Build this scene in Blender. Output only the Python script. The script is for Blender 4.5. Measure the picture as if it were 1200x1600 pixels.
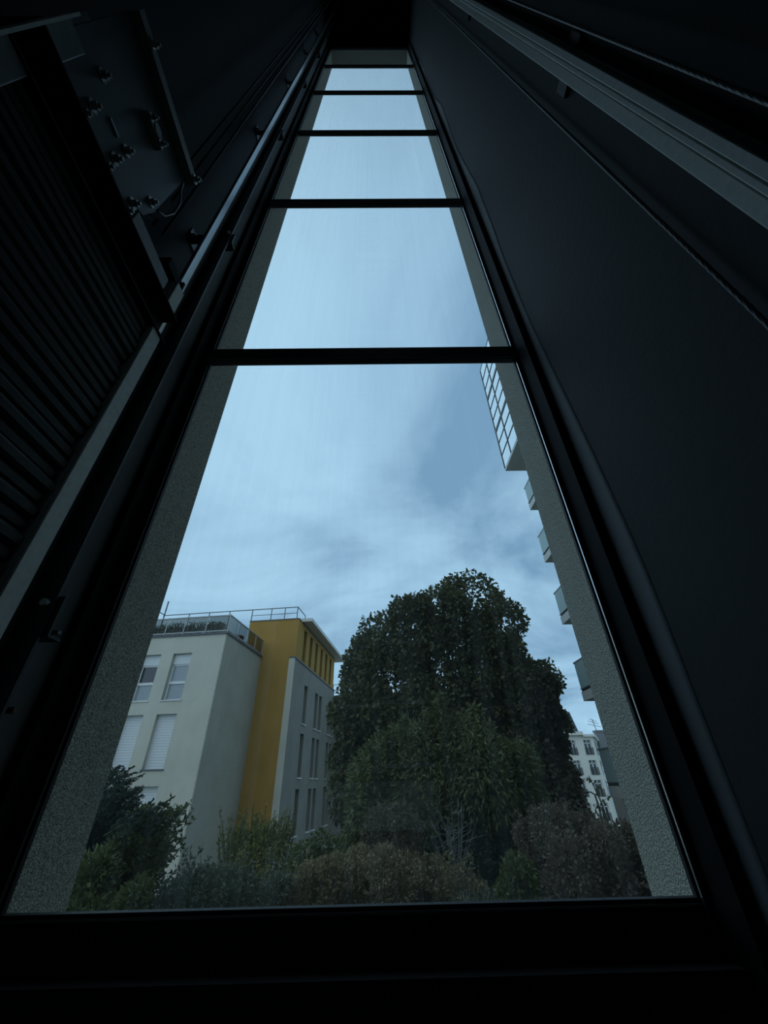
import bpy, math
import numpy as np
from mathutils import Matrix, Vector

# ------------------------------------------------------------------ camera, sky, light, exposure
for o in list(bpy.data.objects): bpy.data.objects.remove(o)
SC = bpy.context.scene
COL = SC.collection
CZ = 3.2                       # eye height above the garden; coordinates below are measured from the eye
GROUND = -3.2
cam_d = bpy.data.cameras.new('camera'); cam = bpy.data.objects.new('camera', cam_d); COL.objects.link(cam)
cam_d.sensor_fit = 'VERTICAL'; cam_d.sensor_height = 32.0; cam_d.sensor_width = 24.0
cam_d.lens = 32.0 * 615.0 / 1600.0
cam_d.clip_start = 0.01; cam_d.clip_end = 500
_up = Vector((-20, 888, -615)).normalized()
_x = Vector((1, (20 - 615 * .012) / 888, -.012)); _x = (_x - _up * _x.dot(_up)).normalized()
_y = _up.cross(_x)
cam.matrix_world = Matrix.Translation((0, 0, CZ)) @ Matrix((_x, _y, _up)).to_4x4()
SC.camera = cam
SC.view_settings.view_transform = 'Standard'; SC.view_settings.look = 'None'
SC.view_settings.gamma = 1.0; SC.view_settings.exposure = 0.0; SC.view_settings.use_curve_mapping = False
SC.cycles.max_bounces = 10; SC.cycles.transparent_max_bounces = 16
SC.cycles.use_denoising = True
SC.cycles.sample_clamp_indirect = 4.0

def N(nt, kind, **kw):
    n = nt.nodes.new(kind)
    for k, v in kw.items():
        if hasattr(n, k): setattr(n, k, v)
        else: n.inputs[k.replace('_', ' ')].default_value = v
    return n

W = bpy.data.worlds.new('overcast_sky'); SC.world = W; W.use_nodes = True
nt = W.node_tree; nt.nodes.clear(); L = nt.links.new
tc = N(nt, 'ShaderNodeTexCoord'); sep = N(nt, 'ShaderNodeSeparateXYZ'); L(tc.outputs['Generated'], sep.inputs[0])
zz = N(nt, 'ShaderNodeMath', operation='MAXIMUM'); L(sep.outputs[2], zz.inputs[0]); zz.inputs[1].default_value = 0.0
za = N(nt, 'ShaderNodeMath', operation='ADD'); L(zz.outputs[0], za.inputs[0]); za.inputs[1].default_value = 0.16
cx = N(nt, 'ShaderNodeMath', operation='DIVIDE'); L(sep.outputs[0], cx.inputs[0]); L(za.outputs[0], cx.inputs[1])
cy = N(nt, 'ShaderNodeMath', operation='DIVIDE'); L(sep.outputs[1], cy.inputs[0]); L(za.outputs[0], cy.inputs[1])
cmb = N(nt, 'ShaderNodeCombineXYZ'); L(cx.outputs[0], cmb.inputs[0]); L(cy.outputs[0], cmb.inputs[1])
off = N(nt, 'ShaderNodeVectorMath', operation='ADD'); L(cmb.outputs[0], off.inputs[0]); off.inputs[1].default_value = (21.3, 8.8, 0)
n1 = N(nt, 'ShaderNodeTexNoise', Scale=.85, Detail=8.0, Roughness=.55, Distortion=.6)
L(off.outputs[0], n1.inputs['Vector'])
cr = N(nt, 'ShaderNodeValToRGB'); L(n1.outputs[0], cr.inputs[0])
e = cr.color_ramp.elements
e[0].position = .36; e[0].color = (.215, .40, .60, 1)
e[1].position = .62; e[1].color = (.475, .765, .99, 1)
m = e.new(.48); m.color = (.365, .61, .83, 1)
bg = N(nt, 'ShaderNodeBackground', Strength=1.0); L(cr.outputs[0], bg.inputs[0])
wo = N(nt, 'ShaderNodeOutputWorld'); L(bg.outputs[0], wo.inputs[0])

sun_d = bpy.data.lights.new('warm_fill_sun', 'SUN'); sun_d.energy = .30; sun_d.angle = math.radians(70); sun_d.color = (1, .91, .77)  # warm fill lamp added to offset the blue skylight on the facades
sun = bpy.data.objects.new('warm_fill_sun', sun_d); COL.objects.link(sun)
sun.rotation_euler = Vector((.35, .72, -.60)).to_track_quat('-Z', 'Y').to_euler()

# ------------------------------------------------------------------ materials
MATS = {}
def mat(name, col, rough=.6, metal=0, noise=None, bump=None, spec=.5, col2=None, nscale=8, detail=5, coat=0):
    if name in MATS: return MATS[name]
    mt = bpy.data.materials.new(name); mt.use_nodes = True; t = mt.node_tree; L = t.links.new
    p = t.nodes['Principled BSDF']
    p.inputs['Base Color'].default_value = (*col, 1); p.inputs['Roughness'].default_value = rough
    p.inputs['Metallic'].default_value = metal; p.inputs['Specular IOR Level'].default_value = spec
    if coat: p.inputs['Coat Weight'].default_value = coat
    if col2 is not None or bump:
        g = N(t, 'ShaderNodeNewGeometry')
        nz = N(t, 'ShaderNodeTexNoise', Scale=nscale, Detail=detail, Roughness=.6); L(g.outputs['Position'], nz.inputs['Vector'])
        if col2 is not None:
            r = N(t, 'ShaderNodeValToRGB'); L(nz.outputs[0], r.inputs[0])
            r.color_ramp.elements[0].position = .36; r.color_ramp.elements[0].color = (*col, 1)
            r.color_ramp.elements[1].position = .66; r.color_ramp.elements[1].color = (*col2, 1)
            L(r.outputs[0], p.inputs['Base Color'])
        if bump:
            b = N(t, 'ShaderNodeBump', Strength=bump[0], Distance=bump[1])
            if len(bump) > 2:
                nb = N(t, 'ShaderNodeTexNoise', Scale=bump[2], Detail=3, Roughness=.6); L(g.outputs['Position'], nb.inputs['Vector']); L(nb.outputs[0], b.inputs['Height'])
            else: L(nz.outputs[0], b.inputs['Height'])
            L(b.outputs[0], p.inputs['Normal'])
    MATS[name] = mt; return mt

def pebble():
    mt = bpy.data.materials.new('roughcast_render'); mt.use_nodes = True; t = mt.node_tree; L = t.links.new
    p = t.nodes['Principled BSDF']; p.inputs['Roughness'].default_value = .9; p.inputs['Specular IOR Level'].default_value = .2
    g = N(t, 'ShaderNodeNewGeometry')
    v = N(t, 'ShaderNodeTexVoronoi', Scale=230.0); L(g.outputs['Position'], v.inputs['Vector'])
    nz = N(t, 'ShaderNodeTexNoise', Scale=210.0, Detail=2.0, Roughness=.65); L(g.outputs['Position'], nz.inputs['Vector'])
    r = N(t, 'ShaderNodeValToRGB'); L(nz.outputs[0], r.inputs[0])
    r.color_ramp.elements[0].position = .35; r.color_ramp.elements[0].color = (.22, .205, .165, 1)
    r.color_ramp.elements[1].position = .65; r.color_ramp.elements[1].color = (.72, .67, .55, 1)
    L(r.outputs[0], p.inputs['Base Color'])
    b = N(t, 'ShaderNodeBump', Strength=.9, Distance=.004); L(v.outputs['Distance'], b.inputs['Height']); L(b.outputs[0], p.inputs['Normal'])
    return mt

def glass_mat(name, tint, ior=1.6, dirt=0.0, graze=.30):
    mt = bpy.data.materials.new(name); mt.use_nodes = True; t = mt.node_tree; L = t.links.new; t.nodes.clear()
    tr = N(t, 'ShaderNodeBsdfTransparent', Color=(*tint, 1)); gl = N(t, 'ShaderNodeBsdfGlossy', Roughness=.0, Color=(1, 1, 1, 1))
    lw = N(t, 'ShaderNodeLayerWeight', Blend=.5); pw = N(t, 'ShaderNodeMath', operation='POWER'); L(lw.outputs['Facing'], pw.inputs[0]); pw.inputs[1].default_value = 5.0
    fr = N(t, 'ShaderNodeMath', operation='MULTIPLY_ADD'); L(pw.outputs[0], fr.inputs[0]); fr.inputs[1].default_value = graze; fr.inputs[2].default_value = ((ior - 1) / (ior + 1)) ** 2
    mx = N(t, 'ShaderNodeMixShader')
    L(fr.outputs[0], mx.inputs[0]); L(tr.outputs[0], mx.inputs[1]); L(gl.outputs[0], mx.inputs[2])
    out = N(t, 'ShaderNodeOutputMaterial'); last = mx
    if dirt:
        g = N(t, 'ShaderNodeNewGeometry'); mp = N(t, 'ShaderNodeMapping'); mp.inputs['Scale'].default_value = (38, 1, .7)
        L(g.outputs['Position'], mp.inputs['Vector'])
        nz = N(t, 'ShaderNodeTexNoise', Scale=1.0, Detail=4.0, Roughness=.6); L(mp.outputs[0], nz.inputs['Vector'])
        r = N(t, 'ShaderNodeMapRange'); L(nz.outputs[0], r.inputs[0])
        r.inputs[1].default_value = .35; r.inputs[2].default_value = .8; r.inputs[3].default_value = dirt * .5; r.inputs[4].default_value = dirt * 2.2
        df = N(t, 'ShaderNodeBsdfTranslucent', Color=(.8, .8, .78, 1)); m2 = N(t, 'ShaderNodeMixShader')
        L(r.outputs[0], m2.inputs[0]); L(mx.outputs[0], m2.inputs[1]); L(df.outputs[0], m2.inputs[2]); last = m2
    L(last.outputs[0], out.inputs[0]); MATS[name] = mt; return mt

def leaf_mat(name, cols, trans=.22):
    mt = bpy.data.materials.new(name); mt.use_nodes = True; t = mt.node_tree; L = t.links.new
    p = t.nodes['Principled BSDF']; p.inputs['Roughness'].default_value = .55; p.inputs['Specular IOR Level'].default_value = .3
    g = N(t, 'ShaderNodeNewGeometry'); r = N(t, 'ShaderNodeValToRGB')
    nz = N(t, 'ShaderNodeTexNoise', Scale=.9, Detail=2.0); L(g.outputs['Position'], nz.inputs['Vector'])
    mm = N(t, 'ShaderNodeMath', operation='MULTIPLY_ADD'); L(g.outputs['Random Per Island'], mm.inputs[0]); mm.inputs[1].default_value = .6
    ms = N(t, 'ShaderNodeMath', operation='MULTIPLY_ADD'); L(nz.outputs[0], ms.inputs[0]); ms.inputs[1].default_value = 1.2; ms.inputs[2].default_value = -.4
    L(ms.outputs[0], mm.inputs[2]); L(mm.outputs[0], r.inputs[0])
    el = r.color_ramp.elements
    for i, c in enumerate(cols):
        q = el[i] if i < 2 else el.new(.5)
        q.position = i / (len(cols) - 1) if i < 2 else 1.0
        q.color = (*c, 1)
    if len(cols) > 2:
        el[0].position = 0; el[1].position = .5; el[2].position = 1.0
    L(r.outputs[0], p.inputs['Base Color'])
    tl = N(t, 'ShaderNodeBsdfTranslucent'); L(r.outputs[0], tl.inputs[0])
    mx = N(t, 'ShaderNodeMixShader'); mx.inputs[0].default_value = trans
    L(p.outputs[0], mx.inputs[1]); L(tl.outputs[0], mx.inputs[2]); L(mx.outputs[0], t.nodes['Material Output'].inputs[0])
    MATS[name] = mt; return mt

M_wall = mat('anthracite_paint', (.009, .0112, .011), .68, spec=.25, col2=(.0125, .015, .0146), nscale=3, bump=(.25, .004, 30))
M_dark = mat('black_shaft_paint', (.012, .013, .014), .75)
M_frame = mat('dark_anodised_aluminium', (.028, .034, .042), .42, spec=.5)
M_bead = mat('bright_aluminium_bead', (.75, .76, .76), .25, 1)
M_gasket = mat('black_gasket', (.006, .006, .007), .6)
M_seal_sheen = mat('membrane_and_wall_sheen', (.085, .088, .09), .6, spec=.3)  # seal on the right wall; also the painted light strip on the left
M_peb = pebble()
M_conc = mat('dark_concrete', (.09, .09, .085), .9, col2=(.12, .12, .11), nscale=14)
M_galv = mat('galvanised_steel', (.60, .60, .54), .55, .2, col2=(.70, .70, .63), nscale=60)
M_galv_d = mat('dull_grey_steel', (.15, .16, .15), .5, .2, col2=(.19, .20, .185), nscale=40)
M_plate = mat('grey_green_paint_steel', (.055, .068, .068), .45, .2, col2=(.066, .080, .080), nscale=9)
M_iron = mat('cast_iron_filler', (.030, .033, .031), .55, .25, col2=(.042, .044, .042), nscale=30, bump=(.3, .002, 70))
M_beam = mat('black_painted_steel', (.0035, .0035, .004), .7, spec=.12)
M_polish = mat('polished_rail_steel', (.50, .53, .55), .28, .85)
M_rail2 = mat('rail_dark_steel', (.03, .033, .036), .45, .5)
M_railr = mat('pale_rail_steel', (.34, .36, .33), .5, .3, col2=(.40, .42, .39), nscale=50)
M_bolt = mat('zinc_bolt', (.42, .42, .40), .35, .9)
M_rust = mat('rusty_steel', (.16, .10, .07), .7, .3)
M_rope = mat('greased_wire_rope', (.055, .055, .055), .5, .5)
M_cable = mat('grey_cable', (.10, .105, .11), .5)
M_glass = glass_mat('window_glass', (.975, .985, .99), 1.65, .014)
M_zincw = mat('bright_zinc_sheet', (.86, .87, .86), .5, .1)
M_door = mat('door_back_steel', (.20, .21, .21), .45, .6)
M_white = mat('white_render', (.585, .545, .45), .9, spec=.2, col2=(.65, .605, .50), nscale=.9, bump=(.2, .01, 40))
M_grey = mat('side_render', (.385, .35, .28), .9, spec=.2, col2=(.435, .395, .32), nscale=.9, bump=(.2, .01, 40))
M_grey_shaded = mat('side_render_shaded', (.265, .245, .205), .9, spec=.2, col2=(.31, .285, .24), nscale=.9, bump=(.2, .01, 40))  # side wall colour darkened to stand in for courtyard shade
M_yel = mat('ochre_render', (.40, .225, .055), .88, spec=.2, col2=(.47, .265, .065), nscale=.7, bump=(.15, .01, 40))
M_trim = mat('pale_roof_trim', (.72, .70, .64), .7)
M_dtrim = mat('dark_roof_flashing', (.10, .10, .105), .5)
M_pvc = mat('white_pvc', (.80, .79, .75), .5)
M_shut = mat('white_roller_shutter', (.74, .74, .73), .55)
M_room = mat('dark_window_pane', (.025, .035, .05), .12, spec=.8)
M_curt = mat('curtained_window_pane', (.30, .34, .36), .15, spec=.8)
M_metal = mat('grey_railing_metal', (.33, .33, .32), .45, .5)
M_bglass = glass_mat('balustrade_glass', (.52, .53, .51), 1.25, 0.0, .06)
M_frost = mat('frosted_green_glass', (.36, .46, .44), .35, spec=.6)
M_slab = mat('balcony_concrete', (.62, .60, .55), .9, col2=(.68, .655, .60), nscale=3)
M_wing = mat('wing_render', (.50, .48, .42), .9, col2=(.56, .53, .47), nscale=2)
M_mull = mat('dark_mullion', (.06, .065, .065), .4, .4)
M_wgl = mat('winter_garden_glass', (.86, .90, .92), .08, .85)
M_cream = mat('cream_masonry', (.80, .76, .66), .9, col2=(.84, .80, .70), nscale=.5)
M_zinc = mat('zinc_roof', (.07, .08, .09), .5, .3)
M_chim = mat('grey_chimney', (.22, .22, .22), .9)
M_bark = mat('bark', (.05, .042, .034), .95, col2=(.09, .078, .062), nscale=12, bump=(.6, .02))
M_twig = mat('pale_dry_twig', (.30, .31, .28), .9)
M_stem = mat('green_brown_stem', (.075, .075, .04), .85)
M_ground = mat('garden_soil_grass', (.035, .045, .02), 1, col2=(.06, .065, .03), nscale=2)
M_brown = mat('brown_render', (.17, .145, .125), .9, col2=(.22, .19, .16), nscale=2)
M_pot = mat('terracotta', (.22, .08, .05), .85)

# ------------------------------------------------------------------ mesh helpers
WL = {}
class MB:
    """collects boxes, prisms, tubes (eye-relative coordinates) and links them as ONE mesh object"""
    def __init__(s, xf=None): s.v = []; s.f = []; s.xf = xf
    def add(s, vs, fs):
        b = len(s.v)
        for p in vs: s.v.append(s.xf(*p) if s.xf else tuple(p))
        for f in fs: s.f.append(tuple(b + i for i in f))
        return s
    def box(s, x0, x1, y0, y1, z0, z1):
        x0, x1 = sorted((x0, x1)); y0, y1 = sorted((y0, y1)); z0, z1 = sorted((z0, z1))
        return s.add([(x0, y0, z0), (x1, y0, z0), (x1, y1, z0), (x0, y1, z0), (x0, y0, z1), (x1, y0, z1), (x1, y1, z1), (x0, y1, z1)],
                     [(0, 3, 2, 1), (4, 5, 6, 7), (0, 1, 5, 4), (1, 2, 6, 5), (2, 3, 7, 6), (3, 0, 4, 7)])
    def prism(s, poly, a0, a1, axis):
        n = len(poly)
        def pt(a, p): return {'x': (a, p[0], p[1]), 'y': (p[0], a, p[1]), 'z': (p[0], p[1], a)}[axis]
        fs = [tuple(range(n)), tuple(range(2 * n - 1, n - 1, -1))] + [(i, i + n, (i + 1) % n + n, (i + 1) % n) for i in range(n)]
        return s.add([pt(a0, p) for p in poly] + [pt(a1, p) for p in poly], fs)
    def tube(s, pts, r, n=6, r2=None, cap=True):
        P = [Vector(p) for p in pts]; m_ = len(P); vs = []; fs = []
        for i, p in enumerate(P):
            d = (P[min(i + 1, m_ - 1)] - P[max(i - 1, 0)]).normalized()
            a = d.cross(Vector((0, 0, 1)) if abs(d.z) < .9 else Vector((1, 0, 0))).normalized(); b = d.cross(a)
            rr = r if r2 is None else r + (r2 - r) * i / max(1, m_ - 1)
            for k in range(n):
                t = 2 * math.pi * k / n; vs.append(tuple(p + a * (rr * math.cos(t)) + b * (rr * math.sin(t))))
        for i in range(m_ - 1):
            for k in range(n):
                k2 = (k + 1) % n; fs.append((i * n + k, i * n + k2, (i + 1) * n + k2, (i + 1) * n + k))
        if cap: fs += [tuple(range(n - 1, -1, -1)), tuple(range((m_ - 1) * n, m_ * n))]
        return s.add(vs, fs)
    def build(s, name, material, parent=None, smooth=False, bevel=0):
        me = bpy.data.meshes.new(name)
        v = np.array(s.v, float); v[:, 2] += CZ
        lo, hi = v.min(0), v.max(0); base = np.array([(lo[0] + hi[0]) / 2, (lo[1] + hi[1]) / 2, lo[2]])
        me.from_pydata((v - base).tolist(), [], s.f); me.materials.append(material)
        o = bpy.data.objects.new(name, me); COL.objects.link(o)
        place(o, base, parent)
        if smooth: me.shade_smooth()
        if bevel:
            bm = o.modifiers.new('bevel', 'BEVEL'); bm.width = bevel; bm.segments = 1; bm.limit_method = 'ANGLE'
        return o
def place(o, w, parent=None):
    w = np.array(w, float); WL[o.name] = w
    if parent is not None:
        o.parent = parent; o.location = tuple(w - WL[parent.name])
    else: o.location = tuple(w)
def copy_to(o, delta, parent, name=None):
    c = o.copy(); COL.objects.link(c); place(c, WL[o.name] + np.array(delta, float), parent); return c
def empty(name, x, y, z):
    o = bpy.data.objects.new(name, None); COL.objects.link(o); o.empty_display_size = .1; place(o, (x, y, z + CZ)); return o
def tag(o, label, cat, group=None):
    o['label'] = label; o['category'] = cat
    if group: o['group'] = group
    return o
def struct(o): o['kind'] = 'structure'; return o

# ------------------------------------------------------------------ the shaft: floor, ceiling, walls
XL, XR, YG, YF = -.86, .71, 1.16, -1.2          # wall faces, glass plane, landing wall
ZT = 13.4; ZB = -1.4
struct(MB().box(XL - .2, XR + .2, YF - .2, 1.37, ZB - .2, ZB).build('floor', M_conc))
struct(MB().box(XL - .2, XR + .2, YF - .2, 1.37, ZT, ZT + .2).build('ceiling', M_dark))
struct(MB().box(XL - .2, XL, YF - .2, 1.17, ZB, ZT).build('wall_left', M_wall))
struct(MB().box(XR, XR + .2, YF - .2, 1.17, ZB, ZT).build('wall_right', M_wall))
struct(MB().box(XL, XR, YF - .2, YF, ZB, ZT).build('wall_front', M_dark))
# outer wall around the tall window (roughcast reveals)
XGL, XGR, ZG0, ZG1 = -.802, .667, -.209, 11.67
struct(MB().box(-3.2, XGL, 1.17, 1.385, GROUND, ZT + .2).build('wall_outer_left', M_peb))
struct(MB().box(XGR, 8.4, 1.17, 1.352, GROUND, ZT + .2).build('wall_outer_right', M_peb))
struct(MB().box(XGL, XGR, 1.17, 1.36, GROUND, ZG0 - .10).build('wall_outer_bottom', M_peb))
struct(MB().box(XGL, XGR, 1.17, 1.36, ZG1 + .03, ZT + .2).build('wall_outer_top', M_peb))
struct(MB().box(XL, XR, 1.10, 1.17, ZB, ZG0 - .09).build('wall_back_bottom', M_dark))
struct(MB().box(XL, XR, 1.13, 1.17, ZG1 + .10, ZT).build('wall_back_top', M_wall))

# ------------------------------------------------------------------ the tall window
win = empty('window_1', (XGL + XGR) / 2, YG, ZG0 - .09); struct(win)
win['label'] = 'tall narrow window of six stacked panes in a dark metal frame'
YFR = 1.137
bars = [1.683, 3.68, 5.68, 7.68, 9.69]
MB().box(XL, XGL, YFR, 1.17, ZG0 - .09, ZG1 + .10).build('frame_jamb', M_frame, win)
MB().box(XGR, XR, YFR, 1.17, ZG0 - .09, ZG1 + .10).build('frame_jamb', M_frame, win)
MB().box(XGL, XGR, YFR + .012, 1.17, ZG0 - .09, ZG0).build('frame_sill', M_gasket, win)
MB().box(XGL, XGR, YFR, 1.17, ZG1, ZG1 + .10).build('frame_head', M_frame, win)
t0 = MB().box(XGL, XGR, YFR, 1.17, bars[0], bars[0] + .097).build('transom', M_frame, win, bevel=.004)
for b in bars[1:]: copy_to(t0, (0, 0, b - bars[0]), win)
g0 = MB().box(XGL, XGR, YFR - .003, YFR + .002, bars[0] + .004, bars[0] + .008).build('transom_bead', M_galv_d, win)
for b in bars[1:]: copy_to(g0, (0, 0, b - bars[0]), win)
zb = [ZG0] + [b + .097 for b in bars]; zt = bars + [ZG1]
for a, b in zip(zb, zt):
    MB().box(XGL, XGR, YG, YG + .006, a, b).build('pane', M_glass, win)
    MB().box(XGR - .006, XGR, YG - .012, YG, a, b).box(XGL, XGL + .006, YG - .012, YG, a, b).build('gasket', M_gasket, win)
    q = MB().box(XGR - .003, XGR + .002, YFR - .003, YFR + .002, a + .002, b - .002).build('bead', M_bead, win); q['label'] = 'bright aluminium bead'
MB().box(XGL, XGR, YFR + .008, YFR + .012, ZG0 - .012, ZG0 - .008).build('bead', M_galv_d, win)

# wavy mastic seal in the corner of the right wall
rng = np.random.default_rng(4)
zs = np.arange(ZB, ZT, .06); wv = np.cumsum(rng.normal(0, .006, len(zs))); wv = np.convolve(wv - wv.mean(), np.ones(5) / 5, 'same') * .6
mb = MB(); vs = []; fs = []
for i, z in enumerate(zs):
    w = .988 + .022 * math.cos(z * 2.4 - 4.6) + max(-.02, min(.02, wv[i] * .8))
    prof = [(XR + .001, w), (XR - .0012, w + .001), (XR - .002, w + .02), (XR - .002, w + .05), (XR - .002, 1.10), (XR - .002, 1.136), (XR + .001, 1.136)]
    vs += [(x, y, z) for x, y in prof]
    if i:
        for k in range(6): fs.append(((i - 1) * 7 + k, (i - 1) * 7 + k + 1, i * 7 + k + 1, i * 7 + k))
mb.add(vs, fs); o = struct(mb.build('trim_1', M_seal_sheen, smooth=True)); o['label'] = 'wavy black mastic seal in the corner beside the window'
struct(MB().box(XR - .030, XR - .001, 1.045, 1.136, ZB, ZT).build('shade_strip_right', M_beam)); struct(MB().box(XL + .001, XL + .024, 1.075, 1.136, ZB, ZT).build('shade_strip_left', M_beam))  # black boxes added to widen the shade beside both jambs

struct(MB().prism([(XL - .001, .84), (XL + .0015, .842), (XL + .002, 1.074), (XL - .001, 1.074)], ZB, ZT, 'z').build('sheen_strip_left', M_seal_sheen))  # pale strip added to paint grazing window light onto the left wall
# ------------------------------------------------------------------ counterweight in its frame
cw = tag(empty('counterweight', -.67, .37, ZB), 'counterweight of stacked dark iron plates in a grey steel frame at the left wall', 'counterweight')
XC = -.62
def bolt(mbx, x, y, z, r=.009, h=.012):
    mbx.tube([(x - .002, y, z), (x + .003, y, z)], r * 1.6, 10); mbx.tube([(x + .003, y, z), (x + .003 + h, y, z)], r, 6); mbx.tube([(x + h, y, z), (x + h + .010, y, z)], r * .55, 6)
def channel(y0, y1, lipside):
    b = MB()
    for z0, z1 in ((ZB + .05, 1.061), (1.192, 1.31)):
        b.box(XC - .012, XC, y0, y1, z0, z1).box(XC - .14, XC - .012, y0, y0 + .008, z0, z1).box(XC - .14, XC - .012, y1 - .008, y1, z0, z1)
    return b
channel(.606, .648, 1).build('upright', M_galv, cw, bevel=.002)
channel(.085, .137, -1).build('upright', M_galv_d, cw, bevel=.002)
MB().box(XC, XC + .022, .080, .0855, ZB + .05, 1.31).build('upright_lip', M_galv, cw)
pitch = .0295
fw = None
rng = np.random.default_rng(9)
nfill = int((1.06 + .75) / pitch)
for i in range(nfill):
    z1 = 1.058 - i * pitch
    dx = rng.uniform(-.006, .004)
    if fw is None:
        prof = [(XC - .12, z1 - pitch + .003), (XC - .022, z1 - pitch + .003), (XC - .014, z1 - pitch + .008), (XC - .012, z1 - .008), (XC - .018, z1), (XC - .12, z1)]
        m_ = MB(); n = len(prof); ys = (.140, .603)
        m_.add([(p[0], ys[0], p[1]) for p in prof] + [(p[0], ys[1], p[1]) for p in prof],
               [tuple(range(n - 1, -1, -1)), tuple(range(n, 2 * n))] + [(k, (k + 1) % n, (k + 1) % n + n, k + n) for k in range(n)])
        fw = m_.build('filler_weight', M_iron, cw); wz = z1
    else: copy_to(fw, (dx, rng.uniform(-.003, .001), z1 - wz), cw)
MB().box(XC - .14, XC - .04, .078, .668, 1.062, 1.191).box(XC - .04, XC + .004, .078, .668, 1.062, 1.068).box(XC - .04, XC + .004, .078, .668, 1.185, 1.191).build('crosshead_beam', M_beam, cw)
MB().box(XC - .012, XC + .001, .40, .575, 1.193, 1.250).build('stiffener_bar', M_galv_d, cw, bevel=.002)
k = .775
poly = [(.13, 1.552), (.511, 1.552), (.516, 1.64), (.545, 1.66), (.566, 1.75), (.577, 2.16), (.13, 2.16)]
MB().prism([(a * k, b * k) for a, b in poly], XC - .022, XC - .012, 'x').build('crosshead_plate', M_plate, cw)
MB().prism([(a * k, b * k) for a, b in poly], XC - .135, XC - .125, 'x').build('crosshead_plate', M_plate, cw)
MB().box(XC - .02, XC + .012, .10, .466, 1.674, 1.680).box(XC + .002, XC + .012, .10, .466, 1.680, 1.712).build('top_angle', M_galv_d, cw)
for (y, z) in [(.176, 1.37), (.209, 1.264), (.211, 1.207), (.302, 1.338), (.299, 1.261), (.299, 1.204), (.387, 1.257), (.386, 1.204), (.416, 1.361), (.455, 1.692), (.16, 1.692)]:
    b = MB(); bolt(b, XC - .012 if z < 1.68 else XC + .012, y, z); b.build('bolt', M_bolt, cw)
MB().box(XC - .012, XC - .008, .238, .272, 1.318, 1.327).build('slot_plate', M_bolt, cw)
ax = MB().tube([(XC - .14, .305, 1.545), (XC + .006, .305, 1.545)], .018, 14).build('pulley_axle', M_galv_d, cw)
kp = MB().box(XC - .012, XC + .004, .262, .342, 1.520, 1.538).build('axle_keeper', M_galv_d, ax)
for y in (.275, .33): b = MB(); bolt(b, XC + .004, y, 1.529, .007); b.build('bolt', M_bolt, ax)
# rope sheave between the two plates
mb = MB(); vs = []; fs = []; prof = [(-.12, .10), (-.12, .19), (-.035, .19), (-.035, .10)]
prof = [(-.115, .03), (-.115, .175), (-.108, .175), (-.10, .163), (-.092, .175), (-.084, .163), (-.076, .175), (-.068, .163), (-.06, .175), (-.05, .175), (-.05, .03)]
n = 28
for i in range(n):
    t = 2 * math.pi * i / n
    vs += [(XC + a, .325 + r * math.cos(t), 1.52 + r * math.sin(t)) for a, r in prof]
for i in range(n):
    j = (i + 1) % n
    for q in range(len(prof)):
        q2 = (q + 1) % len(prof); fs.append((i * len(prof) + q, i * len(prof) + q2, j * len(prof) + q2, j * len(prof) + q))
mb.add(vs, fs); mb.build('sheave', M_beam, cw)
MB().box(XC - .10, XC - .012, .555, .640, 1.315, 1.36).box(XC - .012, XC - .004, .628, .640, 1.30, 1.36).build('guide_shoe', M_beam, cw, bevel=.003)
MB().box(XC - .10, XC - .085, .64, .71, 1.32, 1.355).build('shoe_arm', M_beam, cw)
lp = [(-.64, .43, 1.42), (-.64, .452, 1.401), (-.64, .473, 1.438), (-.64, .49, 1.509), (-.64, .487, 1.58), (-.65, .472, 1.65), (-.66, .465, 1.75)]
tag(MB().tube(lp, .0035, 6).build('wire_loop', M_cable, smooth=True), 'thin grey wire looping below the corner of the steel plate with bolts', 'cable')

# ropes that carry the counterweight
for i, (y, lab) in enumerate([(.493, 'left one of the three dark hoist ropes beside the bolted steel plate'), (.518, 'middle one of the three dark hoist ropes beside the bolted steel plate'), (.546, 'right one of the three dark hoist ropes beside the bolted steel plate')]):
    x = XC - .10 + i * .016 - .012
    tag(MB().tube([(x, y, 1.50), (x, y, 4), (x, y, 9), (x, y, ZT)], .005, 8).build('hoist_rope', M_rope, smooth=True), lab, 'rope', 'hoist ropes of the counterweight')

# guide rail of the counterweight with its wall brackets
gr = tag(empty('guide_rail', -.72, .75, ZB), 'slim steel guide rail with wall brackets left of the window', 'guide rail')
MB().box(-.728, -.712, .700, .738, ZB, ZT).build('rail_blade', M_polish, gr, bevel=.004)
MB().box(-.725, -.715, .738, .776, ZB, ZT).box(-.765, -.675, .776, .787, ZB, ZT).build('rail_base', M_rail2, gr, bevel=.002)
for z in [-.75, .30, 2.12, 3.95, 5.78, 7.60, 9.42, 11.2]:
    br = MB().box(-.80, -.665, .787, .793, z - .04, z + .04).box(-.80, -.665, .787, .825, z - .045, z - .04).build('bracket', M_rail2, gr)
    MB().box(XL, -.79, .787, .797, z - .04, z + .04).box(XL, XL + .006, .76, .86, z - .045, z + .045).build('bracket_foot', M_rail2, br)
    for x in (-.752, -.688): MB().tube([(x, .765, z + .02), (x, .80, z + .02)], .008, 8).build('bolt', M_bolt, br)
    for y in (.772, .845): b = MB(); bolt(b, XL + .006, y, z, .007); b.build('bolt', M_bolt, br)
fix = tag(empty('cable_bracket', -.70, .86, .24), 'small bent metal bracket with a bolt low on the left beside the guide rail', 'bracket')
MB().box(-.745, -.739, .845, .855, .285, .375).box(-.745, -.695, .845, .855, .280, .287).build('bent_strip', M_galv_d, fix)
MB().box(XL, -.744, .848, .852, .30, .34).build('arm', M_galv_d, fix)
b = MB(); b.tube([(-.74, .85, .33), (-.728, .85, .33)], .009, 8); b.build('bolt', M_bolt, fix)
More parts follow.
